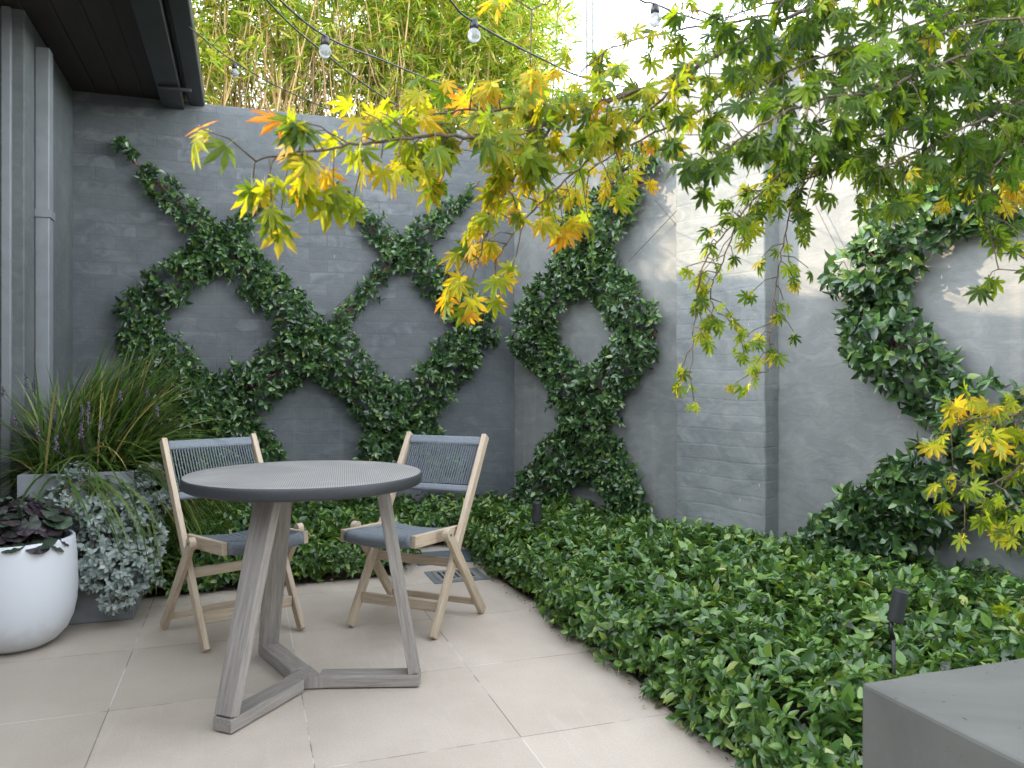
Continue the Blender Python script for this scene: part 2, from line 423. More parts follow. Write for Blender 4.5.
# sprigs: shoots with opposite leaves, returned as per-leaf transforms
def sprigs(pos, axis, L, per=6, size=.055, spread=.95, sj=.25, facing=None):
    """pos (n,3) shoot bases, axis (n,3) growing direction. leaf tips spread about the axis."""
    n = len(pos); axis = unit(axis); P, T, Nn, Sc = [], [], [], []
    rnd = unit(R.normal(size=(n, 3))); s1 = unit(np.cross(axis, rnd)); s2 = np.cross(axis, s1)
    for i in range(per):
        pair, sd = divmod(i, 2)
        f = (pair+.4)/(per/2)
        dirn = s1 if pair % 2 == 0 else s2
        dirn = dirn*(1 if sd else -1)
        th = spread*(1.15-.55*f)
        tip = unit(dirn*math.sin(th)*1.0 + axis*math.cos(th) + R.normal(size=(n, 3))*sj + np.array([0,0,-.12]))
        nr = unit(axis*1.0-dirn*math.cos(th)*.5 + R.normal(size=(n, 3))*sj + np.array([0,0,.25]))
        P.append(pos+axis*(L*f).reshape(-1, 1)); T.append(tip); Nn.append(nr)
        Sc.append(size*(1-.28*f)*R.uniform(.7, 1.2, n))
    return np.concatenate(P), np.concatenate(T), np.concatenate(Nn), np.concatenate(Sc)

TP = [leaf_tpl(1, .50, .22, .14), leaf_tpl(1, .46, .34, .26), leaf_tpl(1, .54, .14, .05)]
def foliage(P, T, Nn, Sc, tpls=TP):
    idx = R.integers(0, len(tpls), len(P)); parts = []
    for i, t in enumerate(tpls):
        q = idx == i
        if q.any(): parts.append(scatter(t, P[q], rot_from(T[q], Nn[q]), Sc[q]))
    return merge(parts)

# ================================================================ WORLD, SUN, CAMERA
w = bpy.data.worlds.new('World'); S.world = w; w.use_nodes = True
nt = w.node_tree; bg = nt.nodes['Background']
sky = nt.nodes.new('ShaderNodeTexSky'); sky.sky_type = 'NISHITA'; sky.sun_disc = False
LT = Vector((1.363, -.08, -.611)).normalized()             # travel direction of the sunlight
el = math.asin(-LT.z); az = math.atan2(-LT.x, -LT.y)
sky.sun_elevation = el; sky.sun_rotation = az % (2*math.pi)
sky.dust_density = .4; sky.air_density = 1.0; sky.ozone_density = 1.0
hsv = nt.nodes.new('ShaderNodeHueSaturation'); hsv.inputs['Saturation'].default_value = .24; nt.links.new(sky.outputs[0], hsv.inputs['Color']); nt.links.new(hsv.outputs[0], bg.inputs[0]); bg.inputs[1].default_value = .15
sl = bpy.data.lights.new('sun', 'SUN'); sl.energy = .7; sl.angle = math.radians(.6); sl.color = (1, .79, .54)
so = bpy.data.objects.new('sun', sl); COL.objects.link(so); so.rotation_euler = LT.to_track_quat('-Z', 'Y').to_euler()
cam = bpy.data.cameras.new('camera'); co = bpy.data.objects.new('camera', cam); COL.objects.link(co); S.camera = co
co.location = (0, 0, CH); co.rotation_euler = (math.radians(90), 0, 0)
cam.sensor_width = 36; cam.lens = F*36/1024; cam.shift_y = (HZ-384)/1024; cam.clip_end = 2000; cam.clip_start = .05
cam.dof.use_dof = True; cam.dof.focus_distance = 3.2; cam.dof.aperture_fstop = 9
S.view_settings.view_transform = 'Standard'; S.view_settings.look = 'None'; S.view_settings.gamma = 1
S.view_settings.exposure = 3.4
S.render.engine = 'CYCLES'

# ================================================================ SETTING
g = link('ground', box_me((-400,-400,-.3), (400,400,-.03)), M['earth']); tag(g, kind='structure')
P0 = gnd(521, 737); ma = frame(P0, U)
pt = link('patio', box_me((-.611*8,-.611*7,-.10), (.611*7,.611*8,0)), M['patio'], mw=ma); tag(pt, kind='structure')

edge_px = [(90,604),(150,598),(250,589),(340,581),(398,575),(406,562),(412,549),(440,545),(466,547),(482,562),(500,581),(540,606),(562,627),(600,656),(632,677),(670,712),(702,738),(748,768)]
edge = [gnd(*p) for p in edge_px] + [Vector((.72,1.95,0)), Vector((.80,1.7,0)), Vector((.86,1.0,0))]
edge = [Vector((-2.42,3.95,0))] + edge
Dend = CR + D*4.6
poly = [(p.x, p.y) for p in edge] + [(2.4,.9),(Dend.x,Dend.y),(CR.x,CR.y),(CL.x+.06,CL.y-.01)]
from mathutils.geometry import tessellate_polygon
pv = [Vector((x, y, .006)) for x, y in poly]; tri = tessellate_polygon([pv])
me = bpy.data.meshes.new('m'); me.from_pydata([tuple(v) for v in pv], [], [tuple(t) for t in tri]); me.update()
bed_soil = link('garden_soil', me, M['soil']); tag(bed_soil, kind='structure')
pa = np.array(poly)
def inside(x, y):
    c = np.zeros(len(x), bool); j = len(pa)-1
    for i in range(len(pa)):
        xi, yi = pa[i]; xj, yj = pa[j]
        q = ((yi > y) != (yj > y)) & (x < (xj-xi)*(y-yi)/(yj-yi+1e-12)+xi); c ^= q; j = i
    return c
ed = np.array([(p.x, p.y) for p in edge])
def edist(x, y):
    d = np.full(len(x), 9.0)
    for a, b in zip(ed[:-1], ed[1:]):
        ab = b-a; t = np.clip(((x-a[0])*ab[0]+(y-a[1])*ab[1])/(ab@ab), 0, 1)
        d = np.minimum(d, np.hypot(x-a[0]-t*ab[0], y-a[1]-t*ab[1]))
    return d

# ================================================================ GARDEN WALLS
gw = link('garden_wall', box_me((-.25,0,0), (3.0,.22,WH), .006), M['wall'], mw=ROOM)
tag(gw, 'dark blue-grey painted brick wall behind the two chairs, below the bamboo', 'wall')
mr = frame(CR, D)         # local y = z x d : away from the court
rt = empty('garden_wall', CR, math.atan2(D.y, D.x))
tag(rt, 'grey rendered wall on the right with a sunlit upper half and a projecting brick pier', 'wall')
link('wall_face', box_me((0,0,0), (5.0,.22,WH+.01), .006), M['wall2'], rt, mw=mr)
# pier: front edge at px 690..765
sA = 1.38*1.15; sB = 1.876*1.15
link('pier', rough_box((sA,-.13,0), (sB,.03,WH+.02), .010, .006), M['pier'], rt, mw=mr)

# ================================================================ HOUSE (left)
hs = empty('house', CL, ang)
tag(hs, 'dark grey house corner with black timber eave and gutter, at the upper left', 'house')
t1 = 1.12                     # wall end, towards the camera
def hb(name, lo, hi, m, par=None, bev=.004): return link(name, box_me(lo, hi, bev), M[m], par or hs, mw=ROOM)
hb('wall', (-.35,-t1,0), (-.001,.22,WH+.12), 'housewall', bev=.006)
hb('wall', (-.70,-3.0,0), (-.352,.22,WH+.12), 'housewall')
low = link('shade_wall', box_me((-.7,-7.88,0), (-.45,-3.005,1.92), .006), M['housewall'], mw=ROOM); tag(low, 'unseen low grey wall added beyond the left house corner to shape the sunlight', 'wall')  # added out of view; height shades the bench yet lets sun reach the maple
hb('wall', (-.72,-8.2,0), (5.6,-7.9,3.0), 'housewall')  # unseen wall behind the camera, added to block low sky light
hb('trim', (-.09,-t1-.035,0), (-.05,-t1-.001,WH-.01), 'greypaint')
dp = hb('downpipe', (.0,-.93,0), (.065,-.84,WH-.10), 'greypaint', bev=.006)
hb('bracket', (-.0005,-.938,1.90), (.072,-.832,1.94), 'greypaint', dp, .002)
hb('soffit', (-.75,-3.2,WH-.005), (.53,.02,WH+.03), 'soffit', bev=0)
hb('fascia_beam', (.505,-3.25,WH-.055), (.635,.03,WH+.10), 'darkmetal', bev=.004)
gt = hb('gutter', (.66,-3.25,WH-.02), (.755,.035,WH+.07), 'darkmetal', bev=.008)
hb('gutter_bracket', (.52,-.42,WH-.075), (.70,-.40,WH-.056), 'darkmetal', gt, .002)
hb('roof', (-.9,-3.25,WH+.032), (.66,.25,WH+.09), 'darkmetal', bev=0)
# ================================================================ TRELLIS WIRES
def wire(pts, label, r=.0024):
    mb = MB(); mb.tube(pts, r, 5)
    for p in (pts[0], pts[-1]): pass
    o = link('trellis_wire', mb.me(), M['steel']); tag(o, label, 'wire', 'steel trellis wires on the walls'); return o
o_ = .035
wire([rightw(806,187,o_), rightw(872,318,o_)], 'thin steel wire slanting down to the big right vine, left of its pair')
wire([rightw(862,186,o_), rightw(925,262,o_)], 'thin steel wire slanting into the top of the big right vine')
wire([rightw(628,262,o_), rightw(700,186,o_)], 'thin steel wire rising from the middle vine toward the sunlit pier')
wire([rightw(655,200,o_), rightw(689,240,o_)], 'short thin steel wire slanting down beside the sunlit patch')
wire([backw(118,142,o_), backw(470,480,o_)], 'steel wire inside the leftmost vine, falling to the right')
wire([backw(335,185,o_), backw(490,335,o_)], 'steel wire in the thin upper arm of the second diamond vine')
wire([backw(480,180,o_), backw(215,410,o_)], 'steel wire rising to the upper right through the back wall vines')

# ================================================================ CLIMBING VINES
def vine(name, label, wf, n3, bands, dens=1500, leaf=.056, depth=.13, group='star jasmine vines trained in diamonds', wsc=.98, curved=False):
    root = empty(name, wf(*bands[0][0][:2]).xy.to_3d()); tag(root, label, 'vine', group)
    st = MB(); P, A, L = [], [], []
    n_ = np.array(n3)
    for bd in bands:
        pts = [wf(x, y, .03) for x, y, h in bd]; hw = [h*wsc for *_, h in bd]
        Y = [p.y for p in pts]; wid = [h/F*y for h, y in zip(hw, Y)]
        c = (crv(pts, 8) if curved else [a.lerp(b, k/8) for a, b in zip(pts[:-1], pts[1:]) for k in range(8)]+[pts[-1]]); ww = np.interp(np.linspace(0, len(pts)-1, len(c)), range(len(pts)), wid)
        for s_ in range(4):
            q = [p + Vector((random.gauss(0, .3), random.gauss(0, .3), random.gauss(0, .3)))*w_*.6 + n3*.02 for p, w_ in zip(c, ww)]
            st.tube(q, [.0055*(1-.5*i/len(q)) for i in range(len(q))], 5)
        ca = np.array([tuple(p) for p in c])
        seg = np.linalg.norm(np.diff(ca, axis=0), axis=1); area = (seg*(ww[:-1]+ww[1:])).sum()
        n = int(area*dens/2.6)+8
        prob = seg*(ww[:-1]+ww[1:]); prob /= prob.sum()
        i = R.choice(len(seg), n, p=prob); f = R.random(n)[:, None]
        cen = ca[i]*(1-f)+ca[i+1]*f; tg = unit(ca[i+1]-ca[i]); lat = np.cross(tg, n_)
        wl = ww[i]*(1-f[:, 0])+ww[i+1]*f[:, 0]
        u = R.uniform(-1, 1, n); u = np.sign(u)*np.abs(u)**.85
        lump = .72+.45*np.sin(cen[:, 2]*23+cen[:, 0]*17)*np.sin(cen[:, 0]*11+1.3)+.12*R.normal(size=n)
        dn = np.sqrt(np.clip(1-u*u*.9, 0, 1))*np.clip(wl/.10, .35, 1.3)*depth*np.clip(lump, .35, 1.3)
        h = dn*R.uniform(.25, 1, n)**.6
        pos = cen+lat*(u*wl*np.clip(.85+.3*lump-.25, .7, 1.12))[:, None]+n_*h[:, None]
        ax = n_*(.55+.6*(1-np.abs(u)))[:, None] + lat*u[:, None]*.8 + np.array([0,0,-.15]) + R.normal(size=(n, 3))*.42 + tg*R.normal(size=(n,1))*.25
        P.append(pos); A.append(ax); L.append(R.uniform(.02, .05, n))
        # a few stray shoots
        k = max(2, n//60); j = R.choice(n, k); P.append(pos[j]+lat[j]*(np.sign(u[j])*.03)[:, None]); A.append(lat[j]*np.sign(u[j])[:, None]+n_*.5+np.array([0,0,.3])+R.normal(size=(k, 3))*.4); L.append(R.uniform(.05, .10, k))
    link('stem', st.me(), M['stem'], root, smooth=True)
    P, T, Nn, Sc = sprigs(np.concatenate(P), np.concatenate(A), np.concatenate(L), 6, leaf)
    # keep everything in front of the wall
    P0_ = np.array(tuple(wf(512, 376))); d_ = (P+T*Sc[:, None]-P0_)@n_; ok = (d_ > .004) & (((P-P0_)@n_) > .004)
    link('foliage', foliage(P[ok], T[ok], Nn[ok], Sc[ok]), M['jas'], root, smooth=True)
    return root
vine('climbing_vine', 'leafy vine forming the leftmost diamond on the back wall, above the ornamental grass', backw, NB, [
    [(116,142,3),(140,168,8),(170,195,12),(198,228,17),(228,255,24)],
    [(272,196,4),(250,218,8),(225,240,15),(180,280,23),(130,325,24)],
    [(228,250,24),(262,285,24),(292,318,26),(318,345,28)],
    [(130,325,24),(170,368,27),(212,408,28)],
    [(212,405,30),(250,390,26),(285,362,26),(318,345,28)],
    [(165,370,26),(190,410,34),(205,450,30),(215,500,24)],
    [(215,410,26),(250,440,24),(275,470,18)]], 2100)
vine('climbing_vine', 'leafy vine forming the second diamond on the back wall, above the right chair', backw, NB, [
    [(336,186,2),(358,212,4),(378,235,9),(400,250,14)],
    [(478,182,2),(455,205,7),(430,228,11),(404,248,15)],
    [(400,248,15),(440,286,19),(480,325,20)],
    [(404,250,14),(382,272,8),(360,298,6),(338,322,10),(320,340,18)],
    [(320,340,26),(345,372,26),(372,398,27),(400,418,30)],
    [(480,325,22),(442,370,25),(405,415,28)],
    [(400,415,30),(385,440,28),(372,475,24),(360,510,24)],
    [(405,415,26),(430,445,22),(450,475,16)]], 2100)
vine('climbing_vine', 'leafy vine climbing left part of the right wall with a small round hole', rightw, NR, [
    [(655,150,16),(638,178,22),(615,210,28),(598,238,30),(586,262,32)],
    [(572,200,4),(575,225,10),(584,255,18)],
    [(586,258,28),(558,295,24),(529,332,24),(560,367,24),(592,404,28)],
    [(588,260,26),(620,296,25),(655,332,25),(624,368,24),(594,404,28)],
    [(594,402,36),(596,425,38),(590,450,40)],
    [(590,445,34),(560,470,30),(540,500,26),(528,530,24)],
    [(596,445,34),(620,470,26),(636,500,25),(650,535,24)]], 2100, wsc=1.1)
vine('climbing_vine', 'large bushy vine at right edge, sunlit on top, curving round a bare wall patch', rightw, NR, [
    [(1030,200,26),(985,196,30),(940,210,30),(905,238,32),(878,270,34),(866,300,32)],
    [(866,300,32),(890,338,32),(925,372,30),(955,398,28),(1000,425,32),(1045,450,30)],
    ], 1900, .068, .17, wsc=1.15, curved=True)
vine('climbing_vine', 'dark bushy vine mound rising from the bed below the right edge vine', rightw, NR, [
    [(800,585,26),(840,560,34),(880,530,36),(915,503,38),(950,478,34),(985,455,28)],
    [(850,590,22),(880,560,30),(905,535,32)],
    [(815,575,20),(850,540,26),(890,505,24),(930,480,24)],
    ], 1900, .068, .24, wsc=1.2)
vine('climbing_vine', 'vine end hanging at the right edge above the bare lower wall', rightw, NR, [
    [(1005,470,22),(1020,500,24),(1040,530,24)]], 1900, .068, .12)

# ================================================================ GROUND COVER
def ground_cover():
    n = 60000
    x = R.uniform(-2.7, 3.2, n); y = R.uniform(.9, 5.8, n)
    k = inside(x, y); x, y = x[k], y[k]
    # thin out where the camera cannot see
    vis = (np.abs(x/y) < .72); x, y = x[vis], y[vis]
    d = edist(x, y)
    ny = .55*np.sin(x*5.1+1)*np.sin(y*4.3)+.45*np.sin(x*11+y*7)
    top = (.235+.035*ny)*np.clip(.45+d/.16*.55, .4, 1)
    top += np.clip((d-.3)*.07, 0, .07)+.03*np.sin(x*3.3+2)*np.sin(y*2.9+1)
    keep = R.random(len(x)) < .56*np.clip(3.3/y, .62, 1.0)
    x, y, d, top = x[keep], y[keep], d[keep], top[keep]
    m = len(x)
    z = top*np.where(R.random(m) < .72, R.uniform(.80, 1.12, m), R.uniform(.3, .9, m))
    pos = np.stack([x, y, z-.03], 1)
    # outward lean at the border
    e2 = edist(x+.01, y)-d; e3 = edist(x, y+.01)-d; g_ = unit(np.stack([e2, e3, np.zeros(m)], 1))
    lean = np.clip(1-d/.16, 0, 1)[:, None]
    ax = np.array([0,0,1.0])-g_*lean*1.1+R.normal(size=(m, 3))*.6
    P, T, Nn, Sc = sprigs(pos, ax, R.uniform(.02, .06, m), 6, np.random.default_rng(3).uniform(.042,.070,m), 1.15)
    # apron of leaves on the vertical border
    q = int(m*.16); i = R.integers(0, len(ed)-1, q*2)
    seg = np.linalg.norm(ed[1:]-ed[:-1], axis=1); i = R.choice(len(seg), q, p=seg/seg.sum()); f = R.random(q)[:, None]
    bp_ = ed[i]*(1-f)+ed[i+1]*f; tt = ed[i+1]-ed[i]; tt /= np.linalg.norm(tt, axis=1, keepdims=True); out = np.stack([tt[:, 1], -tt[:, 0]], 1)
    ins = inside(bp_[:, 0]+out[:, 0]*.05, bp_[:, 1]+out[:, 1]*.05); out[ins] *= -1
    wob = .02*np.sin(bp_[:, 0]*13+bp_[:, 1]*9)
    off = (R.uniform(-.05, .03, q)+wob)[:, None]
    ps = np.concatenate([bp_+out*off, R.uniform(.03, .20, (q, 1))], 1)
    ax = np.concatenate([out, np.full((q, 1), .35)], 1)+R.normal(size=(q, 3))*.4
    P2, T2, N2, S2 = sprigs(ps, ax, R.uniform(.015, .045, q), 6, .050, 1.0)
    P = np.concatenate([P, P2]); T = np.concatenate([T, T2]); Nn = np.concatenate([Nn, N2]); Sc = np.concatenate([Sc, S2])
    def ins_w(Q): 
        a = (Q-np.array(tuple(CR)))@np.array(tuple(NB)) > .01; b = (Q-np.array(tuple(CR)))@np.array(tuple(NR)) > .01
        return a & b
    tipz = P[:, 2]+T[:, 2]*Sc
    blk = ~((P[:, 0] > .70) & (P[:, 1] < 1.75) & (P[:,0]*U.x+P[:,1]*U.y > .741*U.x+1.667*U.y-.03))
    ok = ins_w(P) & ins_w(P+T*Sc[:, None]) & (tipz > .01) & (P[:, 2] > .008) & blk
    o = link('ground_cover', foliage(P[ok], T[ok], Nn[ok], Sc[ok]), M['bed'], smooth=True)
    tag(o, 'glossy green leafy ground cover filling the bed along both walls', 'ground cover', kind='stuff')
ground_cover()
def litter():
    q = 900; seg = np.linalg.norm(ed[1:]-ed[:-1], axis=1); i = R.choice(len(seg), q, p=seg/seg.sum()); f = R.random(q)[:, None]
    b = ed[i]*(1-f)+ed[i+1]*f; b = b+R.normal(size=(q, 2))*np.array([.032, .032])
    p = np.concatenate([b, R.uniform(.009, .014, (q, 1))], 1)
    T = np.concatenate([R.normal(size=(q, 2)), np.zeros((q, 1))], 1); Nn = np.array([[0,0,1.]])+R.normal(size=(q, 3))*.2
    o = link('leaf_litter', foliage(p, unit(T), Nn, R.uniform(.006, .020, q)), M['litter']); tag(o, 'brown fallen leaf scraps along the bed edge on the paving', 'leaf litter', kind='stuff')
litter()

# ================================================================ BAMBOO
def bamboo(label, x0, x1, seed, nc, nl, zlo, zhi, dry):
    rr = np.random.default_rng(seed); base = (x0+x1)/2
    yb = CR.y + (base-CR.x)*U.y/U.x + .9
    root = empty('bamboo', (base, yb, 0)); tag(root, label, 'bamboo', 'bamboo stands behind the back wall')
    mb = MB()
    tops = []
    for i in range(nc):
        x = rr.uniform(x0, x1); y = CR.y+(x-CR.x)*U.y/U.x+rr.uniform(.35, 1.9); h = rr.uniform(3.6, 5.6)
        lx, ly = rr.normal(0, .22), rr.normal(-.05, .18)
        pts = [Vector((x+lx*(t**2), y+ly*t*t, h*t)) for t in (0,.3,.5,.65,.8,.92,1)]
        mb.tube(pts, [.011,.010,.009,.008,.006,.004,.002], 5)
    link('culms', mb.me(), M['culm'], root, smooth=True)
    # hanging dry twigs and sheaths
    nd = dry; x = rr.uniform(x0, x1, nd); y = CR.y+(x-CR.x)*U.y/U.x+rr.uniform(.3, 1.2, nd); z = rr.uniform(2.4, 3.55, nd)
    tip = np.stack([rr.normal(0,.28,nd), rr.normal(0,.2,nd), rr.choice([-1,1], nd, p=[.3,.7])*1.0+rr.normal(0,.15,nd)], 1)
    dr = scatter(lance_tpl(.022, .05), np.stack([x,y,z],1), rot_from(tip, rr.normal(size=(nd,3))), rr.uniform(.15,.5,nd))
    link('dry_twigs', npmesh(*dr[:3]), M['culm'], root)
    # leaf sprays
    ns = nl//7
    k = max(8, ns//40); cx = rr.uniform(x0-.05, x1+.05, k); cy = CR.y+(cx-CR.x)*U.y/U.x+rr.uniform(.3,1.9,k); cz = rr.uniform(zlo, zhi, k)
    i = rr.integers(0, k, ns); c = np.stack([cx,cy,cz],1)[i]+rr.normal(size=(ns,3))*np.array([.15,.15,.17])
    face = (CR.y+(c[:,0]-CR.x)*U.y/U.x+.26); c[:,1] = np.maximum(c[:,1], face)
    ax = unit(rr.normal(size=(ns,3))*np.array([1,1,.5])+np.array([0,-.3,-.15]))
    P, T = [], []
    s1 = unit(np.cross(ax, rr.normal(size=(ns,3))))
    for q in range(7):
        a = (q-3)*.33; T.append(unit(ax*math.cos(a)+s1*math.sin(a)+rr.normal(size=(ns,3))*.15)); P.append(c+ax*(.03*(3-abs(q-3))))
    P = np.concatenate(P); T = np.concatenate(T); n = len(P)
    lv = scatter(lance_tpl(.16, .25), P, rot_from(T, rr.normal(size=(n,3))*.6+np.array([0,0,.8])), rr.uniform(.055,.125,n))
    link('foliage', npmesh(*lv[:3]), M['bamboo'], root)
bamboo('golden dry bamboo stand beside the house eave, behind the back wall', -3.3, -1.75, 1, 42, 26000, 3.1, 4.7, 2200)
bamboo('bright green and straw bamboo stand in the middle above the back wall', -1.75, -.75, 2, 24, 22000, 3.0, 4.7, 1300)
bamboo('dense dark green bamboo stand at the right end, against the white sky', -.75, .28, 3, 16, 26000, 2.75, 4.7, 350)
mp = empty('mast', (.62,6.9,0)); tag(mp, 'pair of thin grey poles against the white sky above the wall corner', 'mast')
for px in (587, 593):
    p = at(px, 300, 6.9); mb = MB(); mb.tube([Vector((p.x,p.y,0)), Vector((p.x,p.y,5.6))], .010, 6); link('pole', mb.me(), M['steel'], mp)

# ================================================================ TABLE
def table():
    c = Vector((-.733, 2.785, 0)); root = empty('garden_table', c)
    tag(root, 'round dark concrete-topped table on three weathered timber legs', 'table')
    r, t = .411, .758
    prof = [(0.0,t-.042),(r-.012,t-.042),(r-.004,t-.038),(r,t-.032),(r,t-.008),(r-.003,t-.002),(r-.009,t),(r*.8,t+.0003),(r*.4,t+.0003),(0.0,t)]
    link('tabletop', lathe_me(prof, 96), M['tabletop'], root, mw=Matrix.Translation(c), smooth=True)
    for a in (247, 2, 126):
        A = math.radians(a); rd = Vector((math.cos(A), math.sin(A), 0)); tn = Vector((-math.sin(A), math.cos(A), 0))
        beam('base_arm', rd*.052+ZZ*.0265, rd*.405+ZZ*.0265, tn, .072, .042, M['tablewood'], root, .003)
        rt_ = .27 if a == 2 else (.19 if a == 247 else .235)
        beam('leg', rd*.385+ZZ*.049, rd*rt_+ZZ*(t-.044), tn, .070, .036, M['tablewood'], root, .003, .088)
    bm = bmesh.new(); bmesh.ops.create_cone(bm, cap_ends=True, segments=3, radius1=.080, radius2=.080, depth=.040)
    h = link('hub', bme(bm), M['tablewood'], root, mw=Matrix.Translation(c+ZZ*.0262)@Matrix.Rotation(math.radians(5), 4, 'Z'))
table()

# ================================================================ CHAIRS
def chair(loc, rz):
    root = empty('folding_chair', loc, rz); W = .205
    X = Vector((1,0,0))
    f0, f1 = Vector((0,-.21,.0)), Vector((0,.31,.815))
    for s in (-1, 1):
        beam('back_post', f0+X*s*W+ZZ*.008, f1+X*s*W, X, .024, .044, M['chairwood'], root, .004)
        bl = beam('rear_leg', Vector((s*(W+.028), .215, .008)), Vector((s*(W+.028), -.125, .425)), X, .024, .044, M['chairwood'], root, .004)
        # rounded top of the leg
        bm = bmesh.new(); bmesh.ops.create_cone(bm, cap_ends=True, segments=24, radius1=.026, radius2=.026, depth=.0245)
        o = link('pivot', bme(bm), M['chairwood'], None); o.parent = bl; o.matrix_local = Matrix.Translation((0,0,.538))@Matrix.Rotation(math.pi/2,4,'Y')
        bm = bmesh.new(); bmesh.ops.create_cone(bm, cap_ends=True, segments=12, radius1=.006, radius2=.006, depth=.030)
        o = link('bolt', bme(bm), M['steel'], None); o.parent = bl; o.matrix_local = Matrix.Translation((0,0,.538))@Matrix.Rotation(math.pi/2,4,'Y')
        beam('seat_rail', Vector((s*(W-.034), -.315, .425)), Vector((s*(W-.034), .085, .400)), X, .024, .052, M['chairwood'], root, .004)
    # seat: wrapped front and rear bars, cords between
    def sag(u): return -.014*(1-(2*u-1)**2)
    def bar(name, y, z, r, par, rz_=None):
        mb = MB(); n = 17; W2 = W-.046
        mb.tube([Vector((-W2+2*W2*i/(n-1), y, z+sag(i/(n-1)))) for i in range(n)], r, 12)
        return link(name, mb.me(), M['rope'], None, smooth=True), par
    for nm, y, z, r in (('front_bar', -.298, .424, .026), ('rear_bar', .075, .402, .016)):
        o, p = bar(nm, y, z, r, root); o.parent = root
    mb = MB(); nC = 24; W2 = W-.050
    for i in range(nC):
        u = (i+.5)/nC; x = -W2+2*W2*u; dz = sag(u); dx = .0022*(1 if i % 2 else -1)
        for zz, sg in ((.0, 1), (-.022, -1)):
            pts = [Vector((x, -.298, .448+dz+zz*2)), Vector((x+dx*sg, -.20, .440+dz+zz*.8)), Vector((x-dx*sg, -.11, .430+dz*1.3+zz*.5)), Vector((x+dx*sg, -.02, .423+dz*1.2+zz*.6)), Vector((x, .075, .417+dz+zz))]
            mb.tube(pts, .0036, 4)
    o = link('seat_cords', mb.me(), M['rope'], None); o.parent = root
    # back: bars and vertical cords between the posts
    def pz(z): return f0.lerp(f1, (z)/.815)
    mb = MB()
    o = None
    for nm, z, hh in (('top_bar', .787, .046), ('bottom_bar', .578, .034)):
        p = pz(z); q = pz(z+.01)-pz(z); dirn = q.normalized()
        b_ = beam(nm, Vector((-W+.013, p.y, p.z)), Vector((W-.013, p.y, p.z)), dirn, hh, .030, M['rope'], root, .010)
    mb = MB(); nC = 31; W2 = W-.016
    for i in range(nC):
        u = (i+.5)/nC; x = -W2+2*W2*u; dx = .0004*(1 if i % 2 else -1)
        for off, sg in ((.007, 1), (-.004, 1)):
            pts = []
            for k, z in enumerate((.60,.635,.67,.705,.74,.78)):
                p = pz(z); pts.append(Vector((x+dx*sg*(0 if k in (0,5) else (-1)**k), p.y+off*(1 if k in (0,5) else .4)-.010*math.sin(math.pi*u), p.z)))
            mb.tube(pts, .0024, 4)
    o = link('back_cords', mb.me(), M['rope'], None); o.parent = root
    beam('stretcher', Vector((-W-.016,.005,.275)), Vector((W+.016,.005,.275)), ZZ, .040, .022, M['chairwood'], root, .003)
    beam('stretcher', Vector((-W+.012,-.135,.118)), Vector((W-.012,-.135,.118)), ZZ, .045, .018, M['chairwood'], root, .003)
    beam('stretcher', Vector((-W-.016,.170,.064)), Vector((W+.016,.170,.064)), ZZ, .030, .018, M['chairwood'], root, .003)
    return root
def copy_tree(o, parent=None):
    c = o.copy(); COL.objects.link(c)
    if parent is not None: c.parent = parent
    for ch in list(o.children): copy_tree(ch, c)
    return c
c1 = chair((-.436, 3.54, 0), math.atan2(-.39, .92))
tag(c1, 'pale teak folding chair with grey cord seat, right of the table by the floor drain', 'chair', 'folding cord chairs at the table')
c2 = copy_tree(c1); c2.location = (-1.198, 3.405, 0); c2.rotation_euler = (0, 0, math.atan2(.66, .75))
tag(c2, 'pale teak folding chair with grey cord seat, left of the table beside the silver shrub', 'chair', 'folding cord chairs at the table')

# ================================================================ DRAIN + COVER
dc = gnd(456, 576); mdr = frame(dc, U)
dr = empty('floor_drain', dc, ang); tag(dr, 'square metal floor drain with slots, under the right chair', 'drain')
bm = bmesh.new()
me = box_me((-.15,-.13,.001), (.15,.13,.005)); link('drain_frame', me, M['greypaint'], dr, mw=mdr)
M['grate'] = plain('grate_metal', (.34,.34,.33), .5, .5, .15)
link('grate', box_me((-.115,-.10,.0052), (.115,.10,.010), .001), M['grate'], dr, mw=mdr)
mb = MB()
for i in range(7):
    x = -.085+i*.028
    me_ = box_me((x-.006,-.07,.0102), (x+.006,.07,.0115)); 
    for v in [0]: mb.add([v.co for v in me_.vertices], [tuple(p.vertices) for p in me_.polygons])
link('slots', mb.me(), M['black'], dr, mw=mdr)
cc = gnd(446, 558); ac = link('access_cover', box_me((-.20,-.15,.001), (.20,.15,.012), .002), plain('slate_cover', (.12,.15,.175), .5, 0, .15, 20), mw=frame(cc, U))
tag(ac, 'blue-grey square access cover set in the paving behind the drain', 'cover')

# ================================================================ CONCRETE BLOCK
bc = Vector((.741, 1.667, 0))
bl = link('bench_block', rough_box((0,-1.1,0), (1.2,0,.45), .008, .0025), M['concrete'], mw=frame(bc, U))
tag(bl, 'solid grey rendered concrete bench block at the bottom right corner', 'bench')

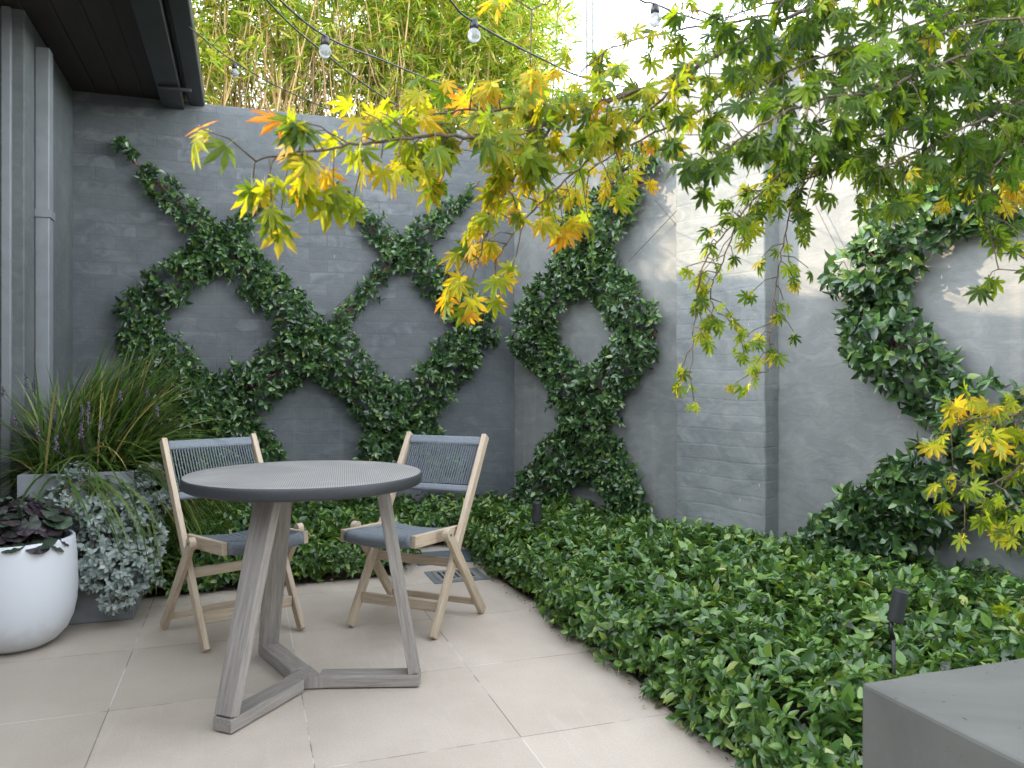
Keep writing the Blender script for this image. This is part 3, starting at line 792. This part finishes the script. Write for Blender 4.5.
# ================================================================ SPOTLIGHTS
def spot(p, label, L=.095, r=.022, tilt=.18):
    root = empty('garden_spotlight', (p.x, p.y, 0)); tag(root, label, 'spotlight', 'black garden spotlights')
    mb = MB(); d = Vector((math.sin(tilt), -.05, math.cos(tilt))); a = p-d*L/2; b = p+d*L/2
    prof = [(a, r*.9), (a+d*.004, r), (b-d*.002, r), (b, r*.96)]
    mb.tube([q for q, _ in prof], [q for _, q in prof], 24)
    link('lamp_head', mb.me(), M['darkmetal'], root, smooth=False)
    mb = MB(); mb.tube([a-d*.002+Vector((-.01,0,0)), a+Vector((-.012,0,-.025)), a+Vector((-.004,0,-.05))], .007, 8)
    link('joint', mb.me(), M['black'], root, smooth=True)
    mb = MB(); mb.tube([a+Vector((-.004,0,-.045)), Vector((a.x-.002, a.y, .0))], .006, 8); link('stake', mb.me(), M['black'], root, smooth=True)
spot(at(898, 606, 2.30), 'black spotlight on a stake in front of the dark bushy vine mound')
spot(at(537, 512, 4.35), 'black spotlight at the foot of the middle vine', .11, .026, .02)

# ================================================================ POT + PLANTER
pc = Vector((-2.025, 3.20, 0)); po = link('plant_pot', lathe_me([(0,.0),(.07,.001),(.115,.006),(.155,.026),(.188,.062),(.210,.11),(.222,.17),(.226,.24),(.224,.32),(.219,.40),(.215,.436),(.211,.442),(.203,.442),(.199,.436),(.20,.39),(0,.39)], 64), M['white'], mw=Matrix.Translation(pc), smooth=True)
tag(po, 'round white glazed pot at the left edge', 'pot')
pl0 = Vector((-2.145, 3.40, 0)); mp_ = frame(pl0, U)
plr = empty('planter_box', pl0, ang); tag(plr, 'tall grey planter box holding the ornamental grass', 'planter')
M['planter'] = plain('planter_paint', (.22,.235,.25), .6, 0, .15, 14, .25)
for lo, hi in (((0,0,.002),(.46,.025,.67)), ((0,.375,.002),(.46,.40,.67)), ((.001,.0255,.002),(.025,.3745,.67)), ((.435,.0255,.002),(.459,.3745,.67))):
    link('side_panel', box_me(lo, hi, .003), M['planter'], plr, mw=mp_)
link('potting_soil', box_me((.026,.026,.1), (.434,.374,.62)), M['soil'], plr, mw=mp_)

# grass
def grass():
    c0 = pl0+U*.24+V*.20+ZZ*.64; root = empty('ornamental_grass', c0); tag(root, 'big clump of arching strappy green grass with mauve flower spikes', 'ornamental grass')
    n = 3000; vs, fs, ss = [], [], []
    o = 0; segs = 8
    for i in range(n):
        a = random.uniform(0, 2*math.pi)
        # bias to the right and towards the camera
        if random.random() < .5: a = random.gauss(.25, .55)
        L = random.uniform(.38, .74) if math.cos(a) > .3 else random.uniform(.3, .55)
        if math.sin(a-ang) < -.25 and random.random() < .8: a = -a+2*ang
        th = math.radians(random.uniform(8, 88)); dirh = Vector((math.cos(a), math.sin(a), 0))
        d0 = dirh*math.sin(th)+ZZ*math.cos(th); bs = c0 + U*random.uniform(-.17,.17)+V*random.uniform(-.15,.15)
        gra = random.uniform(.5, 1.35)*(1.0 if th > .5 else .6); side = dirh.cross(ZZ)
        side = (side + Vector((random.gauss(0,.3), random.gauss(0,.3), random.gauss(0,.2)))).normalized()
        w_ = random.uniform(.004, .0072); p = bs.copy(); d = d0.copy(); st = L/segs
        for k in range(segs+1):
            t = k/segs; ww = w_*(1-t**3)*(.7+.3*min(1, t*4))+.0003
            vs += [tuple(p-side*ww), tuple(p+side*ww)]
            if k < segs: fs += [o+2*k, o+2*k+1, o+2*k+3, o+2*k+2]; ss.append(4)
            d = (d + Vector((0,0,-1))*gra*st*3.2).normalized(); p = p + d*st
        o += 2*(segs+1)
    link('blades', npmesh(np.array(vs), np.array(fs), np.array(ss)), M['grass'], root, smooth=True)
    mbf = MB()
    def blob(c, r):
        bm = bmesh.new(); bmesh.ops.create_icosphere(bm, subdivisions=1, radius=r)
        v = [q.co+c for q in bm.verts]; f = [tuple(x.index for x in q.verts) for q in bm.faces]; bm.free(); mbf.add(v, f)
    for (px, py, Y, L) in ((26,382,3.45,.08),(34,385,3.5,.06),(82,417,3.35,.11),(88,413,3.37,.10),(81,432,3.33,.05),(101,424,3.4,.05),(54,413,3.4,.05),(56,442,3.3,.06),(37,428,3.35,.06),(157,410,3.6,.06),(120,396,3.5,.05),(14,420,3.4,.05),(3,392,3.5,.05),(147,392,3.6,.04)):
        p = at(px, py, Y)
        for k in range(int(L/.005)):
            a = random.uniform(0, 6.28); r = .008*(1-.5*k*.005/L)
            blob(p+Vector((math.cos(a)*r, math.sin(a)*r, k*.005-L/2)), random.uniform(.003, .0055))
        mbf.tube([p+ZZ*L*.5, p-ZZ*L*.5, p.lerp(c0, .5)-ZZ*.02, c0+U*random.uniform(-.1,.1)], .0018, 4)
    link('flower_spikes', mbf.me(), M['flower'], root)
grass()

# silver shrub cascading from the box
def silver():
    c = at(118, 548, 3.46); root = empty('silver_shrub', (c.x, c.y, 0)); tag(root, 'silvery grey leafed shrub tumbling to the paving beside the white pot', 'shrub')
    blobs = [(150,492,3.62,.085,.10),(128,500,3.58,.10,.09),(95,512,3.46,.09,.06),(112,530,3.50,.12,.10),(140,540,3.55,.10,.10),(95,555,3.42,.10,.08),(122,572,3.45,.11,.09),(143,570,3.55,.08,.08),(82,575,3.42,.07,.06),(118,600,3.43,.06,.05),(75,480,3.5,.07,.05),(50,505,3.40,.07,.05)]
    P, A = [], []; st = MB(); base = pl0+U*.35+V*.1+ZZ*.62
    for px, py, Y, rx, rz_ in blobs:
        q = at(px, py, Y); n = int(120*rx*rz_/.01)
        g_ = unit(R.normal(size=(n, 3))); rr_ = R.uniform(.75, 1.05, n)[:, None]
        p = np.array(tuple(q))+g_*rr_*np.array([rx, rx*.75, rz_*1.15]); P.append(p)
        A.append(g_+np.array([.1,-.5,.35])+R.normal(size=(n, 3))*.3)
        st.tube(crv([base, base.lerp(q, .5)+Vector((0,-.05,.06)), q], 5), .004, 5)
    P = np.concatenate(P); A = np.concatenate(A)
    P, T, Nn, Sc = sprigs(P, A, R.uniform(.006, .016, len(P)), 6, .036, 1.15, .15)
    loc = (np.array(P)-np.array(tuple(pl0))); uu = loc@np.array(tuple(U)); vv = loc@np.array(tuple(V))
    ok = ~((uu > -.005) & (uu < .465) & (vv > -.004) & (vv < .405) & (P[:, 2] < .66)) & (P[:, 2] > .01) & ((P[:,2]+T[:,2]*Sc) > .005)
    tp = [leaf_tpl(1, .62, .14, .10), leaf_tpl(1, .55, .22, -.10)]
    link('stem', st.me(), M['stem'], root, smooth=True)
    link('foliage', foliage(P[ok], T[ok], Nn[ok], Sc[ok], tp), M['silver'], root, smooth=True)
silver()
def round_tpl():
    v = [(0,0,0)]; n = 30
    for k in range(n):
        a = math.radians(-165+330*k/(n-1)); r = .5+.10*abs(math.cos(a*2.6))+.02*math.sin(k*3.1)
        v.append((math.sin(a)*r, math.cos(a)*r+.0, -.28*r*r+.05*math.cos(a*5.2)))
    return np.array(v, float), [(0,k+1,k) for k in range(1, n)]
def heuchera():
    c = pc+ZZ*.40; root = empty('potted_heuchera', c); tag(root, 'dark purple and green round-leafed plant in the white pot', 'plant')
    n = 330; a = R.uniform(0, 2*math.pi, n); rad = R.uniform(.03, .215, n); z = .07*(1-(rad/.22)**2)+R.uniform(-.02, .05, n)
    fr = rad > .2; z[fr] -= R.uniform(0, .09, fr.sum())
    P = np.stack([c.x+rad*np.cos(a), c.y+rad*np.sin(a), c.z+.075+z], 1)
    out = np.stack([np.cos(a), np.sin(a), np.zeros(n)], 1)
    T = out*1.0+np.array([0,0,-.6])*(rad/.2)[:, None]+R.normal(size=(n,3))*.3; Nn = out*(rad/.2)[:, None]+np.array([0,0,.9])+R.normal(size=(n,3))*.3
    wallok = P@np.array(tuple(U)) > (np.array(tuple(CL))@np.array(tuple(U)))-.30
    s = scatter(round_tpl(), P[wallok], rot_from(T[wallok], Nn[wallok]), R.uniform(.045, .085, wallok.sum()))
    link('foliage', npmesh(*s[:3]), M['purple'], root, smooth=True)
    mb = MB()
    for i in range(0, n, 3):
        if P[i][2] > c.z+.03: mb.tube([c+Vector((random.gauss(0,.02), random.gauss(0,.02), -.01)), Vector(P[i])], .0016, 4)
    link('stems', mb.me(), M['stem'], root)
heuchera()

# ================================================================ FESTOON LIGHTS
def festoon(pts, bulbs, label):
    root = empty('string_lights', pts[0]); tag(root, label, 'string lights', 'festoon light strings')
    mb = MB(); c = crv(pts, 10); mb.tube(c, .0030, 6); link('cable', mb.me(), M['black'], root, mw=Matrix.Identity(4), smooth=True)
    for b in bulbs:
        b = Vector(b)
        m = MB(); m.tube([b+ZZ*.004, b-ZZ*.002, b-ZZ*.024, b-ZZ*.026], [.006,.012,.0135,.010], 14); link('socket', m.me(), M['black'], root, mw=Matrix.Identity(4), smooth=True)
        pr = [(.0005,-.066),(.007,-.065),(.014,-.060),(.0185,-.051),(.019,-.045),(.017,-.036),(.0125,-.029),(.010,-.026),(.0005,-.025)]
        link('bulb', lathe_me(pr, 20), M['glass'], root, mw=Matrix.Translation(b), smooth=True)
festoon([at(189,27,3.75), at(235,62,3.95), at(300,97,4.25), at(405,137,4.75), at(520,160,5.3)], [at(235,64,3.95)], 'cable from the black gutter with one bulb, lowest of the strings')
festoon([at(220,-60,2.3), at(267,0,2.6), at(317,47,2.9), at(402,108,3.5), at(520,165,4.6)], [at(402,110,3.5)], 'steep cable over the bamboo whose bulb hangs by the wall top')
festoon([at(225,-60,2.0), at(280,0,2.25), at(327,37,2.45), at(382,60,2.8), at(464,91,3.4), at(560,112,4.2), at(640,104,4.85)], [at(325,37,2.45)], 'cable over the bamboo with a bulb before the middle stand')
festoon([at(380,-90,1.9), at(450,0,2.2), at(474,22,2.3), at(540,58,2.6), at(600,82,3.0), at(700,98,3.9)], [at(474,20,2.3)], 'cable with a bulb against the green bamboo top centre')
festoon([at(560,-70,2.0), at(635,-4,2.3), at(655,4,2.4), at(700,20,2.7), at(780,40,3.6)], [at(655,5,2.4)], 'cable with a bulb against the white sky at top centre')

# ================================================================ MAPLE
def maple():
    tr = Vector((1.72, 2.15, 0)); root = empty('maple_tree', tr); tag(root, 'japanese maple with yellow and green leaves overhanging from the right', 'tree')
    wood_ = MB(); fork = at(1130, 60, 2.0)
    wood_.tube(crv([tr, tr+Vector((.03,-.02,.6)), tr+Vector((-.04,.02,1.2)), fork], 6), [.045-.0012*i for i in range(19)], 12)
    fork2 = at(1150, 330, 2.05)
    B = [ # pixels+depth path, r0, tint (0 green .. 1 orange), twigs per m, leaf size
     ([(1130,60,2.0),(1000,-30,1.75),(820,5,1.55),(700,65,1.45),(640,90,1.38),(560,118,1.3)], .009, [.15,.2,.3,.45,.55,.62], 19, .033),
     ([(560,118,1.3),(500,140,1.22),(440,135,1.16),(380,142,1.12),(320,150,1.08),(255,160,1.04)], .005, [.52,.55,.57,.60,.64,.64], 34, .036),
     ([(640,90,1.38),(580,105,1.34),(520,108,1.28),(450,112,1.22),(400,128,1.18)], .004, [.52,.58,.60,.62,.64], 34, .033),
     ([(700,65,1.45),(650,110,1.42),(600,150,1.38),(560,185,1.34),(520,225,1.3),(495,262,1.28)], .004, [.45,.55,.6,.66,.7,.74], 20, .032),
     ([(560,118,1.3),(525,160,1.28),(497,210,1.26),(482,250,1.25),(470,282,1.25)], .003, [.62,.62,.6,.62,.7], 16, .032),
     ([(820,5,1.55),(760,60,1.62),(700,110,1.66),(640,140,1.68),(590,170,1.68),(560,200,1.68)], .005, [.4,.5,.6,.66,.66,.6], 26, .032),
     ([(820,5,1.55),(740,20,1.6),(680,30,1.62),(620,45,1.62),(575,75,1.6)], .004, [.35,.45,.55,.6,.7], 20, .030),
     ([(1130,60,2.0),(1000,110,1.8),(900,130,1.65),(830,150,1.58),(780,175,1.52),(740,215,1.5)], .007, [.1,.1,.15,.2,.25,.4], 17, .030),
     ([(740,215,1.5),(705,262,1.48),(695,320,1.46),(690,375,1.45)], .002, [.4,.48,.5,.48], 12, .023),
     ([(1130,60,2.0),(1000,60,1.7),(900,90,1.6),(820,125,1.55),(760,150,1.5)], .005, [.1,.1,.15,.2,.25], 18, .036),
     ([(1130,60,2.0),(1050,20,1.5),(950,30,1.4),(880,60,1.35)], .004, [.15,.1,.15,.2], 18, .036),
     ([(1130,60,2.0),(1020,130,1.75),(940,160,1.65),(880,180,1.6)], .004, [.15,.1,.2,.3], 18, .034),
     ([(740,215,1.5),(725,255,1.5),(710,300,1.5),(735,325,1.5)], .002, [.5,.55,.55,.5], 20, .020),
     ([(830,150,1.58),(795,200,1.58),(780,260,1.58),(772,320,1.58),(768,372,1.58)], .002, [.3,.4,.5,.5,.48], 18, .024),
     ([(900,130,1.65),(850,165,1.6),(800,180,1.6),(760,195,1.6)], .003, [.2,.2,.3,.4], 18, .032),
     ([(1130,60,2.0),(1040,40,1.6),(950,60,1.4),(880,90,1.3),(820,100,1.25),(760,125,1.2),(700,170,1.2)], .006, [.05,.05,.05,.08,.1,.12,.12], 26, .034),
     ([(1130,60,2.0),(1010,10,1.7),(930,20,1.6),(860,45,1.5),(790,70,1.45),(740,100,1.42)], .005, [.1,.12,.15,.2,.25,.3], 26, .034),
     ([(1130,60,2.0),(1050,90,1.6),(980,120,1.4),(920,150,1.35),(880,170,1.33)], .005, [.1,.1,.1,.12,.2], 26, .035),
     ([(1130,60,2.0),(1060,120,1.6),(1000,160,1.45),(985,210,1.4),(1000,270,1.4)], .004, [.1,.1,.1,.12,.15], 18, .035),
     ([(1130,60,2.0),(1060,-20,1.7),(960,-30,1.55),(860,-25,1.45),(780,0,1.4),(720,20,1.38)], .005, [.15,.2,.25,.3,.35,.35], 24, .032),
     ([(860,-25,1.45),(720,-45,1.3),(620,-40,1.22),(560,-5,1.18),(530,10,1.15)], .003, [.35,.45,.5,.7,.8], 5, .026),
     ([(1130,60,2.0),(1080,150,1.9),(1030,190,1.8),(985,195,1.75),(955,190,1.72)], .004, [.4,.6,.8,.8,.7], 22, .027),
     ([(1150,330,2.05),(1080,400,1.75),(1010,415,1.6),(965,420,1.55),(950,432,1.55)], .005, [.5,.55,.6,.64,.64], 26, .030),
     ([(1080,400,1.75),(1040,450,1.6),(1000,480,1.55),(965,492,1.52)], .004, [.45,.5,.55,.6], 26, .030),
     ([(1080,400,1.75),(1060,500,1.6),(1030,520,1.55),(1005,530,1.55)], .003, [.35,.4,.45,.5], 20, .028),
     ([(1150,330,2.05),(1100,560,1.8),(1040,590,1.7),(1020,600,1.7)], .003, [.4,.4,.45,.5], 10, .028),
    ]
    wood_.tube([tr+Vector((-.02,0,1.0)), fork2], [.02,.012], 8)
    LP, LT_, LN, LS, TI = [], [], [], [], []
    for path, r0, tints, tw, ls in B:
        pts = [at(*p) for p in path]; c = crv(pts, 8); m = len(c)
        c = [p + Vector((random.gauss(0,.0015), random.gauss(0,.0015), random.gauss(0,.0012))) for p in c]
        wood_.tube(c, [r0*.55*(1-.8*i/m)+.0007 for i in range(m)], 6)
        tt = np.interp(np.linspace(0, len(pts)-1, m), range(len(pts)), tints)
        cum = [0]
        for a, b in zip(c[:-1], c[1:]): cum.append(cum[-1]+(b-a).length)
        n = int(cum[-1]*tw*(3.1 if max(tints) < .45 else 2.2))+1
        for k in range(n+2):
            s = cum[-1]*(k+random.random()*.6)/(n+1) if k < n else cum[-1]*.999
            s = min(s, cum[-1]*.999); i = next(j for j in range(m-1) if cum[j+1] >= s)
            p = c[i].lerp(c[i+1], (s-cum[i])/max(1e-6, cum[i+1]-cum[i])); px = 512+p.x/p.y*F
            if px > 1060 and random.random() < .7: continue
            tg = (c[i+1]-c[i]).normalized()
            sd = tg.cross(Vector((random.gauss(0,1), random.gauss(0,1), random.gauss(0,1)))).normalized()
            d = (tg*.45+sd*.8+Vector((0,0,-.05))).normalized(); L = random.uniform(.015, .085)
            q = [p, p+d*L*.5+ZZ*.006, p+d*L-ZZ*.006]; wood_.tube(q, [.0013,.001,.0008], 4)
            nl = random.choice((2,3,4,5)); 
            for j in range(nl):
                fr = 1 if j < 2 else random.uniform(.3, .9); b = q[1].lerp(q[2], fr) if fr > .5 else p.lerp(q[1], fr*2)
                o = (d + Vector((random.gauss(0,.8), random.gauss(0,.8), 0))).normalized()
                tip = (o*random.uniform(.3,1.0)+Vector((0,0,-random.uniform(.3,1.0)))).normalized()
                nr = Vector((random.gauss(-.2,.6), random.gauss(-.45,.55), random.gauss(.45,.3)))
                if random.random() < (.55 if tt[i] < .45 else .25): nr = Vector((random.gauss(0,.3), random.gauss(0,.3), 1))
                sz = ls*random.uniform(.72, 1.25)*(.88 if tt[i] < .35 else .98)
                LP.append(tuple(b+tip*sz*.5)); LT_.append(tuple(tip)); LN.append(tuple(nr)); LS.append(sz); TI.append(float(np.clip(tt[i]-.08+(.12 if tt[i] < .3 else 0)+random.gauss(0,.16), 0, 1)))
    link('branches', wood_.me(), M['bark'], root, smooth=True)
    LP, LT_, LN, LS, TI = map(np.array, (LP, LT_, LN, LS, TI)); parts = []
    idx = R.integers(0, 3, len(LP))
    for i, cu in enumerate((.15, .35, .6)):
        q = idx == i; v, f, e = maple_tpl(cu); parts.append(scatter((v, f), LP[q], rot_from(LT_[q], LN[q]), LS[q], TI[q], e))
    link('foliage', merge(parts), M['maple'], root)
    print('maple leaves', len(LP))
maple()
